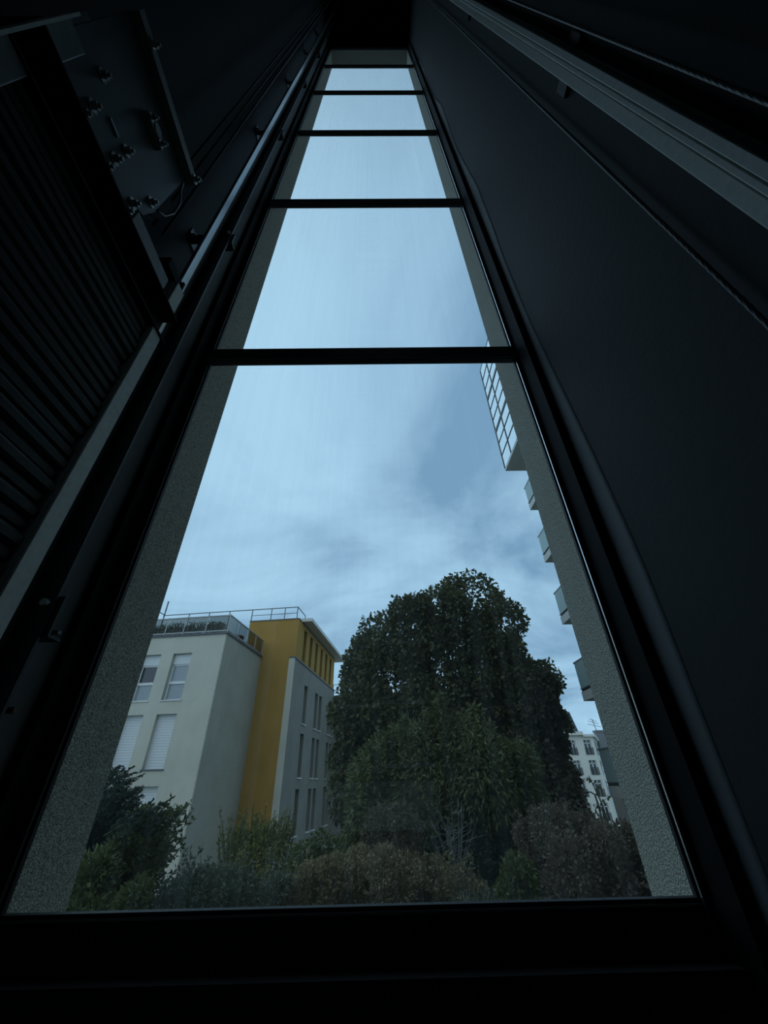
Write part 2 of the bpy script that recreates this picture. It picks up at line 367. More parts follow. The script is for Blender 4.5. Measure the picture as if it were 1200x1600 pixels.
tag(MB().tube([(-.70, .805, ZB), (-.70, .805, .24)], .004, 6).build('thin_conduit', M_rust), 'thin rusty rod running up beside the lower end of the guide rail', 'rod')
tag(MB().box(XL, -.70, .83, .842, .125, .135).build('flat_tie', M_rust), 'short rusty flat bar sticking out of the left wall near the floor', 'bar')

# guide rail and ropes on the right wall
rr = tag(empty('car_guide_rail', .68, .25, ZB), 'wide pale grooved guide rail along the right wall', 'guide rail')
MB().box(.69, .708, .205, .285, ZB, ZT).build('rail_base', M_railr, rr)
MB().box(.672, .69, .210, .232, ZB, ZT).build('rail_rib', M_railr, rr, bevel=.002)
MB().box(.676, .69, .235, .248, ZB, ZT).build('rail_rib', M_railr, rr, bevel=.002)
MB().box(.682, .69, .251, .282, ZB, ZT).build('rail_rib', M_railr, rr, bevel=.002)
for z in (-.4, 2.1, 4.6, 7.1, 9.6, 12.1):
    MB().box(.695, .7095, .17, .32, z - .05, z + .05).build('rail_clamp', M_rail2, rr)
def rope(x, y, r, z0, z1, pitch_, step):
    zs = np.arange(z0, z1, step); n = 18; vs = []; fs = []
    for i, z in enumerate(zs):
        for q in range(n):
            t = 2 * math.pi * q / n; rr_ = r * (1 + .16 * math.cos(6 * (t + 2 * math.pi * z / pitch_)))
            vs.append((x + rr_ * math.cos(t), y + rr_ * math.sin(t), z))
        if i:
            for q in range(n): q2 = (q + 1) % n; fs.append(((i - 1) * n + q, (i - 1) * n + q2, i * n + q2, i * n + q))
    return MB().add(vs, fs)
tag(rope(.690, .3815, .0045, ZB, ZT, .045, .006).build('governor_rope', M_rope, smooth=True), 'twisted wire rope hanging between the window and the pale right-hand rail', 'rope', 'governor ropes on the right wall')
tag(rope(.660, .150, .0045, ZB, ZT, .045, .006).build('governor_rope', M_rope, smooth=True), 'twisted wire rope at the upper right, beyond the pale right-hand rail', 'rope', 'governor ropes on the right wall')

# landing doors behind the camera, mirrored faintly in the glass
def landing_door(z0, lab):
    d = tag(empty('landing_door', 0, YF, z0), lab, 'door')
    for s in (-1, 1):
        dz = .03 if s > 0 else 0
        p = MB().box(min(0, s * .405), max(0, s * .405), YF + .002, YF + .03 + (.01 if s > 0 else 0), z0 + .02, z0 + 2.02).build('door_panel', M_door, d)
        for zr in (.05, .48, .95, 1.43, 1.92):
            MB().box(.0 if s > 0 else -.40, .40 if s > 0 else 0, YF + .04, YF + .055, z0 + zr + dz, z0 + zr + dz + .03).build('stiffener', M_zincw, p)
    MB().box(-.405, .41, YF + .002, YF + .07, z0 - .28, z0).build('sill_apron', M_zincw, d)
    MB().box(-.395, .41, YF + .002, YF + .06, z0 + 2.06, z0 + 2.30).build('header', M_galv, d)
for z0, lab in [(.02, 'steel lift landing door with ribs, lowest on the wall facing the window'), (2.942, 'steel lift landing door with ribs, second from the bottom facing the window'), (5.86, 'steel lift landing door with ribs, third from the bottom facing the window'), (8.6, 'steel lift landing door with ribs, topmost on the wall facing the window')]:
    landing_door(z0, lab)

# ------------------------------------------------------------------ outside: garden ground
mb = MB(); vs = []; fs = []
ys = [1.36, 4, 8, 14, 20, 28, 40, 60, 90, 140]; xs = [-60, -30, -15, -8, -4, 0, 4, 8, 16, 30, 60, 90]
for y in ys:
    for x in xs: vs.append((x, y, GROUND - max(0, y - 26) * .055))
nx = len(xs)
for i in range(len(ys) - 1):
    for j in range(nx - 1): fs.append((i * nx + j, i * nx + j + 1, (i + 1) * nx + j + 1, (i + 1) * nx + j))
struct(mb.add(vs, fs).build('ground', M_ground))

# ------------------------------------------------------------------ apartment house: white block, ochre block, grey wing
_n = math.hypot(.123, 1); E1 = (1 / _n, -.123 / _n); E2 = (.123 / _n, 1 / _n); OX, OY = -7.824, 20.0
def bx(s, t, z): return (OX + s * E1[0] + t * E2[0], OY + s * E1[1] + t * E2[1], z)
def B(): return MB(bx)
def wall_grid(mbx, axis, a0, a1, z0, z1, d0, d1, holes):
    """wall slab with rectangular openings; axis 'x': runs along the first coordinate, 'y': along the second"""
    A = sorted({a0, a1, *[h[0] for h in holes], *[h[1] for h in holes]}); Z = sorted({z0, z1, *[h[2] for h in holes], *[h[3] for h in holes]})
    for p, q in zip(A, A[1:]):
        run = None
        for r, s_ in zip(Z, Z[1:]):
            solid = not any(h[0] <= (p + q) / 2 <= h[1] and h[2] <= (r + s_) / 2 <= h[3] for h in holes)
            if solid: run = (run[0] if run else r, s_)
            if run and (not solid or s_ == Z[-1]):
                if axis == 'x': mbx.box(p, q, d0, d1, run[0], run[1])
                else: mbx.box(d0, d1, p, q, run[0], run[1])
                run = None
    return mbx
ap = tag(empty('apartment_house', *bx(-2, 8, GROUND)), 'white and ochre apartment house with a glazed roof terrace at the left', 'building')
cols = [(-7.0, -6.02), (-4.25, -3.27), (-2.62, -1.63)]; rows = [(3.46, 5.60), (.72, 2.865), (-2.02, .115)]
holes = [(c[0], c[1], r[0], r[1]) for c in cols for r in rows]
wall_grid(B(), 'x', -9, -.05, GROUND, 6.46, 0, .32, holes).build('front_wall', M_white, ap)
B().box(-9, -.05, .32, 4.65, GROUND, 6.46).build('wall_core', M_white, ap)
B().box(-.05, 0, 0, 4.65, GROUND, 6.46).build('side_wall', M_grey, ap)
B().box(-.005, .012, 2.3, 3.1, GROUND, -2.93).build('basement_window', M_room, ap)
def win_glazed(c, r, pm, pm2):
    s0, s1 = c; z0, z1 = r
    w = B().box(s0, s0 + .07, .22, .29, z0, z1).box(s1 - .07, s1, .22, .29, z0, z1).box(s0, s1, .22, .29, z0, z0 + .07).box(s0, s1, .20, .29, z0 + .74, z0 + .86).box(s0, s1, .22, .29, z1 - .55, z1 - .48).build('window', M_pvc, ap)
    B().box(s0 + .07, s1 - .07, .25, .26, z0 + .07, z0 + .74).build('pane', pm2, w)
    B().box(s0 + .07, s1 - .07, .25, .26, z0 + .86, z1 - .55).build('pane', pm, w)
    B().box(s0 + .01, s1 - .01, .18, .27, z1 - .48, z1 - .01).build('shutter_box', M_shut, w)
    B().box(s0 - .04, s1 + .04, -.04, .22, z0 - .05, z0).build('sill', M_trim, w)
def win_shut(c, r):
    s0, s1 = c; z0, z1 = r
    w = B().box(s0, s0 + .04, .19, .30, z0, z1).box(s1 - .04, s1, .19, .30, z0, z1).build('window', M_pvc, ap)
    m_ = B(); n = 20; h = (z1 - z0) / n
    for i in range(n):
        m_.prism([(.205, z0 + i * h), (.200, z0 + (i + .5) * h), (.205, z0 + (i + .96) * h), (.24, z0 + (i + .96) * h), (.24, z0 + i * h)], s0 + .04, s1 - .04, 'x')
    o = m_.build('shutter_slats', M_shut, w); o['kind'] = 'stuff'
    B().box(s0 - .04, s1 + .04, -.04, .19, z0 - .05, z0).build('sill', M_dtrim, w)
win_glazed(cols[0], rows[0], M_room, M_curt)
win_glazed(cols[1], rows[0], M_room, M_curt); win_glazed(cols[2], rows[0], M_curt, M_curt)
for c in cols:
    for r in rows[1:]: win_shut(c, r)
# glazed balustrade round the roof terrace
B().box(-9, .08, -.08, .20, 6.46, 6.54).box(-.12, .08, .20, 4.62, 6.46, 6.54).build('roof_flashing', M_dtrim, ap)
rl = B().box(-9, .03, -.03, .03, 7.40, 7.45).box(-.03, .03, .03, 4.55, 7.40, 7.45).box(-9, .03, -.03, .03, 6.60, 6.66).box(-.03, .03, .03, 4.55, 6.60, 6.66).build('balustrade', M_metal, ap)
ps = [-9, -7.6, -6.2, -4.8, -3.4, -2.4, -1.2, 0]
for s in ps: B().box(s - .025, s + .025, -.06, -.01, 6.46, 7.45).build('post', M_metal, rl)
for a, b in zip(ps, ps[1:]): B().box(a + .04, b - .04, -.005, .005, 6.66, 7.39).build('glass_panel', M_bglass, rl)
ts = [0, 1.15, 2.3, 3.4, 4.5]
for t in ts[1:]: B().box(.01, .06, t - .025, t + .025, 6.46, 7.45).build('post', M_metal, rl)
for a, b in zip(ts, ts[1:]): B().box(-.005, .005, a + .04, b - .04, 6.66, 7.39).build('glass_panel', M_bglass, rl)
# ochre block
B().box(-1.12, 1.75, 4.65, 14.7, GROUND, 6.33).box(-1.12, 1.86, 4.65, 14.7, 6.33, 8.72).build('ochre_body', M_yel, ap)
fin_h = [(6.0 + i * 1.42, 6.62 + i * 1.42, 6.5, 8.45) for i in range(6)]
sw = wall_grid(B(), 'y', 4.65, 14.7, 6.33, 8.72, 1.86, 2.10, fin_h).build('ochre_side_wall', M_yel, ap)
for h in fin_h: B().box(1.861, 1.88, h[0], h[1], h[2], h[3]).build('pane', M_room, sw)
B().box(-1.15, 2.13, 4.62, 14.8, 8.72, 8.78).build('roof_flashing', M_dtrim, ap)
B().box(1.7, 2.75, 5.35, 15.9, 8.79, 9.0).build('roof_overhang', M_trim, ap)
rf = B().box(-7.2, 1.95, 4.68, 4.73, 9.52, 9.56).box(1.91, 1.95, 4.73, 6.4, 9.52, 9.56).box(-1.1, 1.95, 4.69, 4.72, 9.13, 9.16).box(-7.2, -7.16, 2.2, 4.68, 9.52, 9.56).build('roof_railing', M_dtrim, ap)
for s in (-1.1, .2, 1.1, 1.93): B().box(s - .02, s + .02, 4.68, 4.73, 8.78, 9.52).build('post', M_dtrim, rf)
B().box(1.91, 1.95, 6.36, 6.40, 8.78, 9.52).build('post', M_dtrim, rf)
for s in (-5.4, -4, -2.6): B().box(s - .02, s + .02, 4.60, 4.64, 6.46, 9.52).build('post', M_dtrim, rf)
B().box(-7.22, -7.16, 4.6, 4.66, 6.46, 10.5).build('post', M_dtrim, rf)
# grey wing with narrow windows
gc = [(7.05, 7.80), (9.65, 10.38), (10.75, 11.48), (13.4, 14.15), (14.4, 15.0)]; grw = [(3.12, 5.28), (.42, 2.60), (-2.18, -.12)]
wall_grid(B(), 'y', 4.70, 15.2, GROUND, 6.33, 1.80, 2.10, [(c[0], c[1], r[0], r[1]) for c in gc for r in grw]).build('wing_wall', M_grey_shaded, ap)
B().box(1.75, 2.10, 4.64, 4.70, GROUND, 6.34).build('wing_edge', M_white, ap)
B().box(1.74, 2.16, 4.62, 15.2, 6.34, 6.42).build('roof_flashing', M_dtrim, ap)
for c in gc:
    for r in grw:
        w = B().box(1.82, 1.88, c[0], c[0] + .06, r[0], r[1]).box(1.82, 1.88, c[1] - .06, c[1], r[0], r[1]).box(1.82, 1.88, c[0], c[1], r[0], r[0] + .06).build('window', M_pvc, ap)
        B().box(1.80, 1.84, c[0] + .06, c[1] - .06, r[0] + .06, r[1]).build('pane', M_room, w)
        B().box(2.08, 2.17, c[0] - .04, c[1] + .04, r[0] - .06, r[0]).build('sill', M_trim, w)
B().box(1.2, 9, 15.2, 21, GROUND, 5.9).build('rear_block', M_grey_shaded, ap)
B().box(1.2, 9, 15.12, 15.3, 5.9, 5.98).build('roof_flashing', M_dtrim, ap)
rf = B().box(1.9, 9, 15.3, 15.34, 6.85, 6.89).box(1.9, 9, 15.3, 15.33, 6.45, 6.47).build('roof_railing', M_metal, ap)
for i in range(7): B().box(1.95 + i * 1.1, 1.99 + i * 1.1, 15.3, 15.34, 5.98, 6.85).build('post', M_metal, rf)

# ------------------------------------------------------------------ neighbouring wing on the right with balconies
wg = tag(empty('balcony_wing', 11, 9, GROUND), 'tall block at the right with glass balconies and a glazed bay high up', 'building')
MB().box(8.4, 15, 1.352, 15.3, GROUND, 22.2).build('wall', M_wing, wg)
MB().box(8.2, 15.2, 1.352, 15.5, 22.2, 22.45).build('roof_edge', M_slab, wg)
for b in (-.47, 2.33, 5.13, 7.90, 10.72):
    bl = MB().box(7.26, 8.4, 9.5, 15.5, b, b + .30).build('balcony', M_slab, wg)
    MB().box(7.25, 7.29, 9.5, 15.5, b + 1.28, b + 1.33).box(7.25, 8.4, 15.46, 15.5, b + 1.28, b + 1.33).box(7.25, 7.28, 9.5, 15.5, b + .38, b + .41).build('handrail', M_metal, bl)
    for y in (9.55, 11.5, 13.45, 15.44): MB().box(7.29, 7.33, y, y + .05, b + .30, b + 1.30).build('post', M_mull, bl)
    for y0, y1 in ((9.6, 11.5), (11.55, 13.45), (13.5, 15.45)): MB().box(7.26, 7.275, y0, y1, b + .41, b + 1.27).build('glass_panel', M_frost, bl)
    MB().box(7.32, 8.4, 15.47, 15.485, b + .41, b + 1.27).build('glass_panel', M_frost, bl)
    MB().box(7.30, 7.36, 9.5, 15.46, b + .30, b + .40).build('kerb', M_mull, bl)
    MB().box(8.36, 8.402, 12.2, 14.2, b + .30, b + 2.4).build('french_window', M_room, bl)
gb = MB().box(6.55, 8.4, 12.0, 15.5, 13.2, 13.36).build('glazed_bay', M_slab, wg)
zst = [13.36, 16.05, 18.75, 21.5]; ycol = [12.0, 13.17, 14.33, 15.5]
MB().box(6.55, 8.4, 12.0, 15.5, 21.5, 21.62).build('bay_roof', M_mull, gb)
for z in zst[1:3]: MB().box(6.53, 8.4, 12.0, 15.52, z - .09, z + .09).build('bay_floor', M_mull, gb)
for y in ycol: MB().box(6.53, 6.60, y - .022, y + .022, 13.36, 21.5).build('mullion', M_mull, gb)
for a, b in zip(zst, zst[1:]):
    h = (b - a) / 3
    for q in (1, 2): MB().box(6.535, 6.59, 12.0, 15.5, a + q * h - .022, a + q * h + .022).build('glazing_bar', M_mull, gb)
    for q in range(3):
        for y0, y1 in zip(ycol, ycol[1:]):
            MB().box(6.56, 6.57, y0 + .03, y1 - .03, a + q * h + .03, a + (q + 1) * h - .03).build('pane', M_wgl, gb)
        MB().box(6.6, 8.4, 15.48, 15.49, a + q * h + .03, a + (q + 1) * h - .03).build('pane', M_wgl, gb)

ob = tag(empty('outbuilding', 17, 33, GROUND - .4), 'low brown outbuilding below the lowest balcony at the right', 'building')
MB().box(14.6, 20, 30, 31, GROUND - .4, .35).build('wall', M_brown, ob)
MB().box(14.5, 20.1, 29.9, 31.1, .35, .48).build('roof_edge', M_trim, ob)
MB().box(14.8, 15.5, 29.97, 30.02, -2.6, -.6).build('door', M_room, ob)
# ------------------------------------------------------------------ cream corner house far behind the tree
cr_ = tag(empty('cream_house', 27, 80, GROUND - 3), 'distant cream corner house with dark mansard roof behind the tree at right', 'building')
Yc = 75.0
ccol = [(26.2, 27.6), (30.7, 31.8), (33.15, 34.4)]; crow = [(3.4, 5.45), (.68, 2.62), (-2.12, -.03), (-5.1, -2.95)]
zb0 = GROUND - 3.6
wall_grid(MB(), 'x', 18, 34.85, zb0, 6.15, Yc, Yc + .4, [(c[0], c[1], r[0], r[1]) for c in ccol for r in crow]).build('front_wall', M_cream, cr_)
MB().box(18, 34.8, Yc + .4, Yc + 14, zb0, 6.15).build('wall_core', M_cream, cr_)
cdx, cdy = .47, .882      # direction of the corner wall
MB().prism([(34.85, Yc), (34.85 + 19 * cdx, Yc + 19 * cdy), (34.85 + 19 * cdx - 6, Yc + 19 * cdy + 3), (30, Yc + 10)], zb0, 5.9, 'z').build('corner_wall', M_cream, cr_)
MB().box(17.8, 33.2, Yc - .6, Yc + .4, 6.15, 6.65).build('cornice', M_cream, cr_)
MB().prism([(33.2, Yc - .35), (35.2, Yc - .35), (35.2 + 19 * cdx, Yc + 19 * cdy), (33.2, Yc + 10)], 5.9, 6.25, 'z').build('cornice', M_cream, cr_)
MB().prism([(18, 6.65), (32.9, 6.65), (32.2, 9.7), (18, 9.7)], Yc + .2, Yc + 10, 'y').build('mansard_roof', M_zinc, cr_)
for c in ccol:
    for r in crow:
        mid = (c[0] + c[1]) / 2
        w = MB().box(c[0], c[0] + .12, Yc + .2, Yc + .32, *r).box(c[1] - .12, c[1], Yc + .2, Yc + .32, *r).box(mid - .08, mid + .08, Yc + .2, Yc + .32, *r).box(c[0], c[1], Yc + .2, Yc + .32, r[1] - .5, r[1] - .38).build('window', M_pvc, cr_)
        MB().box(c[0] + .1, mid, Yc + .28, Yc + .34, *r).build('pane', M_room, w); MB().box(mid, c[1] - .1, Yc + .28, Yc + .34, *r).build('pane', M_room, w)
        g = MB().box(c[0] - .05, c[1] + .05, Yc - .1, Yc - .04, r[0] + .9, r[0] + .97).box(c[0] - .05, c[1] + .05, Yc - .1, Yc - .04, r[0], r[0] + .06)
        for i in range(9): g.box(c[0] + i * (c[1] - c[0]) / 8 - .03, c[0] + i * (c[1] - c[0]) / 8 + .03, Yc - .09, Yc - .05, r[0], r[0] + .9)
        g.build('window_rail', M_mull, w)
for i in range(2):
    for r in crow[:3]:
        t0_ = 2.2 + i * 5; p0 = (34.86 + t0_ * cdx, Yc + t0_ * cdy); p1 = (34.86 + (t0_ + 1.4) * cdx, Yc + (t0_ + 1.4) * cdy)
        MB().prism([(p0[0] + .06, p0[1] - .02), (p1[0] + .06, p1[1] - .02), (p1[0] - .1, p1[1] + .05), (p0[0] - .1, p0[1] + .05)], r[0], r[1], 'z').build('corner_window', M_room, cr_)
ch = MB().box(40.2, 41.9, 84.5, 85.5, 2.0, 7.4).box(40.1, 42.0, 84.4, 85.6, 7.4, 7.7).build('chimney', M_chim, cr_)
an = MB().tube([(40.7, 85, 7.4), (40.4, 85, 9.6)], .06, 5)
for z, w in ((9.4, .6), (9.0, .9), (8.5, 1.2)): an.tube([(40.5 - w, 85, z + .3), (40.5 + w, 85, z - .2)], .04, 4)
an.build('tv_aerial', M_mull, ch)

# ------------------------------------------------------------------ plants
def leaves(C, D, size, width, rng, fold=.18):
    """one diamond leaf (two triangles) at each point C, pointing along D"""
    n = len(C); D = D / np.linalg.norm(D, axis=1, keepdims=True)
    R = rng.normal(size=(n, 3)); Bv = np.cross(D, R); Bv /= np.linalg.norm(Bv, axis=1, keepdims=True); Nn = np.cross(D, Bv)
    s = (size * rng.uniform(.7, 1.25, n))[:, None]
    V = np.stack([C, C + D * s * .45 + Bv * s * width + Nn * s * fold, C + D * s, C + D * s * .45 - Bv * s * width + Nn * s * fold], 1).reshape(-1, 3)
    i = np.arange(n)[:, None] * 4
    F = np.concatenate([i + np.array([[0, 1, 2]]), i + np.array([[0, 2, 3]])], 1).reshape(-1, 3)
    return V, F
def leaf_obj(name, V, F, material, parent):
    V = V.copy(); V[:, 2] += CZ
    lo, hi = V.min(0), V.max(0); base = np.array([(lo[0] + hi[0]) / 2, (lo[1] + hi[1]) / 2, lo[2]])
    me = bpy.data.meshes.new(name); me.vertices.add(len(V)); me.vertices.foreach_set('co', (V - base).astype(np.float32).ravel())
    me.loops.add(len(F) * 3); me.loops.foreach_set('vertex_index', F.astype(np.int32).ravel())
    me.polygons.add(len(F)); me.polygons.foreach_set('loop_start', np.arange(0, len(F) * 3, 3, dtype=np.int32)); me.polygons.foreach_set('loop_total', np.full(len(F), 3, np.int32))
    me.update(); me.validate(); me.materials.append(material)
    o = bpy.data.objects.new(name, me); COL.objects.link(o); place(o, base, parent); o['kind'] = 'stuff'; return o
def blob_leaves(blobs, n, size, width, rng, droop=0., sq=(1, 1, 1), inner=.55, lump=.25):
    w = np.array([b[3] ** 2 for b in blobs]); w /= w.sum(); Cs = []; Ds = []
    for b, k_ in zip(blobs, rng.multinomial(n, w)):
        d = rng.normal(size=(k_, 3)); d /= np.linalg.norm(d, axis=1, keepdims=True)
        # lumps: sub-clumps on the surface of each blob
        sub = rng.normal(size=(14, 3)); sub /= np.linalg.norm(sub, axis=1, keepdims=True)
        near = (d @ sub.T).max(1)
        r = b[3] * (inner + (1 - inner) * rng.uniform(0, 1, k_) ** .6) * (1 - lump + lump * 1.6 * np.clip((near - .55) / .45, 0, 1))
        Cs.append(np.array(b[:3]) + d * r[:, None] * np.array(sq)); dd = d + rng.normal(0, .7, (k_, 3)); dd[:, 2] -= droop; Ds.append(dd)
    C = np.concatenate(Cs); D = np.concatenate(Ds)
    return leaves(C, D, size, width, rng)
def shoots(bases, dirs, lens, nl, lsize, lwidth, rng, bend=(0, 0, 0), lift=.6, stem_r=.006, lstart=.15):
    """stems with leaves set along them: returns leaf V,F and a stem MB"""
    st = MB(); Cs = []; Ds = []
    for b, d, l in zip(bases, dirs, lens):
        b = np.array(b, float); d = np.array(d, float); d /= np.linalg.norm(d); bd = np.array(bend) * rng.uniform(.6, 1.4)
        pts = [b + d * l * q + bd * l * q * q for q in (0, .33, .66, 1)]
        st.tube([tuple(p) for p in pts], stem_r, 4, stem_r * .35)
        q = rng.uniform(lstart, 1.0, nl)[:, None]
        P_ = b + d * l * q + bd * l * q * q; tan = d + 2 * bd * q; side = rng.normal(size=(nl, 3)); side /= np.linalg.norm(side, axis=1, keepdims=True)
        Cs.append(P_); Ds.append(tan * lift + side)
    V, F = leaves(np.concatenate(Cs), np.concatenate(Ds), lsize, lwidth, rng); return V, F, st
def join(*vf):
    off = 0; Vs = []; Fs = []
    for V, F in vf: Vs.append(V); Fs.append(F + off); off += len(V)
    return np.concatenate(Vs), np.concatenate(Fs)
def trunk(root, x, y, ztop, r, branches, rng, m=None):
    z0 = GROUND
    t = MB().tube([(x, y, z0 - .1), (x + .05, y, z0 + (ztop - z0) * .4), (x - .05, y + .1, ztop)], r, 9, r * .45).build('trunk', m or M_bark, root, smooth=True)
    for b in branches:
        zz_ = z0 + (ztop - z0) * rng.uniform(.35, .85)
        MB().tube([(x, y, zz_), ((x + b[0]) / 2, (y + b[1]) / 2, (zz_ + b[2]) / 2 + .25), tuple(b[:3])], r * .38, 6, r * .08).build('branch', m or M_bark, root, smooth=True)

LIN = [(4.09, 17.22, 6.54, 1.46), (2.65, 16.63, 5.99, 1.25), (4.79, 16.27, 5.19, 1.2), (1.18, 16.23, 5.11, 1.27), (0.13, 17.5, 5.11, 1.18), (-0.66, 17.66, 4.09, 1.04), (0.62, 17.17, 3.57, 1.58), (2.52, 17.37, 3.83, 1.74), (4.28, 17.07, 3.49, 1.57), (5.75, 17.7, 3.59, 1.25), (6.4, 17.51, 3.4, .95), (-0.88, 16.2, 2.28, 0.95), (-0.19, 17.57, 1.56, 1.5), (1.44, 16.25, 1.41, 1.73), (3.51, 17.37, 1.47, 1.85), (5.25, 16.48, 1.57, 1.42), (6.5, 17.58, 1.88, 0.7), (-1.19, 17.07, 1.12, 0.79), (-0.86, 16.68, -0.06, 0.93), (0.92, 16.88, -0.27, 1.56), (3.03, 16.25, -0.3, 1.72), (5.1, 16.4, 0.01, 1.32), (-0.21, 17.27, -1.16, 0.99), (2.19, 17.24, -1.37, 1.53), (4.39, 17.18, -1.24, 1.31)]
DRO = [(5.55, 14.54, 2.75, 0.45), (5.35, 14.78, 1.86, 0.6), (5.6, 15.68, 1.08, 0.65), (5.5, 15.33, 0.16, 0.65), (5.3, 14.55, -0.6, 0.6), (4.7, 15.09, 0.52, 0.9), (4.7, 15.17, -0.49, 1.0), (5.5, 14.66, -0.4, 0.43)]
PEA = [(1.14, 9.02, 0.35, 0.93), (0.16, 9.72, 0.28, 0.82), (1.88, 8.43, 0.31, 0.75), (0.59, 9.72, 0.91, 0.55), (1.52, 8.7, 0.85, 0.5), (2.24, 8.88, -0.18, 0.65), (0.01, 9.52, -0.45, 0.74), (1.13, 8.85, -0.62, 0.9), (2.06, 9.08, -0.83, 0.68), (2.33, 8.24, 0.49, 0.4), (-0.3, 9.41, 0.02, 0.38)]
HED = [(-0.89, 6.12, -0.9, 0.16), (-0.6, 6.18, -0.86, 0.21), (-0.34, 7.0, -0.94, 0.25), (-0.0, 5.85, -0.78, 0.2), (0.32, 6.66, -0.93, 0.21), (0.65, 6.87, -1.0, 0.2), (0.85, 6.0, -0.94, 0.16), (0.99, 5.79, -0.97, 0.11), (-1.1, 6.14, -0.99, 0.13), (-1.6, 6.75, -1.12, 0.1), (-0.48, 6.6, -1.11, 0.23), (0.13, 5.94, -1.01, 0.21), (0.74, 6.39, -1.12, 0.19), (-1.3, 6.3, -1.12, .16)]
RHE = [(1.95, 6.71, -0.57, 0.22), (2.07, 6.02, -0.48, 0.23), (2.61, 6.76, -0.57, 0.24), (2.31, 5.33, -0.52, 0.17), (2.97, 6.17, -0.64, 0.2), (3.03, 5.8, -0.64, 0.19), (1.9, 6.48, -0.84, 0.27), (1.94, 5.48, -0.72, 0.25), (2.8, 6.59, -0.93, 0.3), (2.93, 6.07, -0.89, 0.24), (3.54, 6.64, -0.95, 0.24), (1.97, 5.96, -1.02, 0.21), (2.5, 5.89, -1.02, 0.21), (2.45, 6.1, -.75, .3)]
CON = [(-3.44, 5.99, 0.0, 0.21), (-3.31, 5.99, -0.25, 0.25), (-3.06, 5.52, -0.48, 0.29), (-3.04, 5.16, -0.24, 0.22), (-2.46, 4.79, -0.37, 0.13), (-3.14, 5.31, -0.55, 0.26), (-3.0, 5.6, -.9, .4), (-3.3, 5.6, -1.4, .5)]
SHR = [(-2.44, 5.06, -0.34, 0.18), (-2.31, 4.75, -0.48, 0.2), (-2.2, 4.79, -0.62, 0.16), (-2.32, 4.8, -0.7, 0.19), (-2.66, 5.78, -0.56, 0.16), (-2.4, 4.9, -1.0, .3)]
LAU = [(-2.39, 4.4, -0.58, 0.17), (-2.38, 4.84, -0.75, 0.16), (-2.64, 4.64, -0.71, 0.16), (-1.73, 3.76, -0.62, 0.09), (-2.2, 4.2, -.9, .25)]
YBU = [(-2.14, 8.72, -1.01, 0.38), (-2.74, 9.78, -1.21, 0.33), (-1.81, 8.71, -1.05, 0.28), (-2.42, 9.46, -0.87, 0.31), (-2.16, 9.59, -0.84, 0.26), (-2.2, 9.1, -1.6, .5)]
OLI = [(-2.17, 6.09, -0.96, 0.17), (-1.6, 5.16, -0.77, 0.14), (-1.49, 5.67, -0.86, 0.14), (-2.32, 5.94, -0.96, 0.14), (-1.19, 5.85, -0.91, 0.12), (-2.08, 6.16, -0.84, 0.1), (-1.8, 5.6, -1.2, .3)]
RED = [(0.0, 8.13, -0.55, 0.29), (0.35, 6.93, -0.54, 0.19), (-0.15, 7.93, -0.69, 0.2), (0.23, 6.84, -0.36, 0.16), (.1, 7.5, -1.0, .35)]
DKS = [(-1.29, 10.41, -1.03, 0.28), (-0.96, 11.0, -1.15, 0.27), (-1.79, 11.16, -1.25, 0.25), (-0.57, 10.25, -1.17, 0.25), (-1.1, 10.7, -1.7, .5), (-1.7, 11, -1.8, .4), (-.5, 10.4, -1.8, .4)]
GRN = [(1.32, 5.2, -0.74, 0.14), (1.72, 6.31, -1.04, 0.15), (1.17, 5.1, -0.86, 0.11), (1.35, 5.5, -1.1, .22)]
MID = [(1.41, 8.18, -0.97, 0.34), (0.89, 8.17, -1.03, 0.3), (1.76, 8.1, -1.12, 0.26), (.3, 8.2, -1.1, .3), (1.3, 8.1, -1.6, .4)]

Lf_lin = leaf_mat('linden_leaf', [(.058, .068, .030), (.095, .108, .040), (.14, .112, .05)])
Lf_dro = leaf_mat('dark_copper_leaf', [(.044, .050, .032), (.075, .068, .042), (.105, .080, .052)])
Lf_pea = leaf_mat('long_green_leaf', [(.105, .125, .050), (.155, .175, .065), (.24, .245, .10)])
Lf_hed = leaf_mat('browning_hedge_leaf', [(.20, .165, .105), (.31, .255, .145), (.41, .34, .18)])
Lf_rhe = leaf_mat('rust_hedge_leaf', [(.150, .115, .085), (.22, .165, .12), (.28, .22, .15)])
Lf_con = leaf_mat('dark_conifer', [(.028, .046, .034), (.046, .072, .050), (.068, .10, .062)])
Lf_shr = leaf_mat('fresh_green_leaf', [(.078, .098, .040), (.125, .15, .05), (.18, .20, .08)])
Lf_yel = leaf_mat('yellow_green_leaf', [(.14, .165, .06), (.24, .245, .08), (.36, .29, .09)])
Lf_oli = leaf_mat('grey_green_leaf', [(.12, .14, .10), (.18, .205, .14), (.25, .27, .20)])
Lf_red = leaf_mat('reddish_brown_leaf', [(.120, .088, .062), (.17, .13, .085), (.13, .145, .08)])

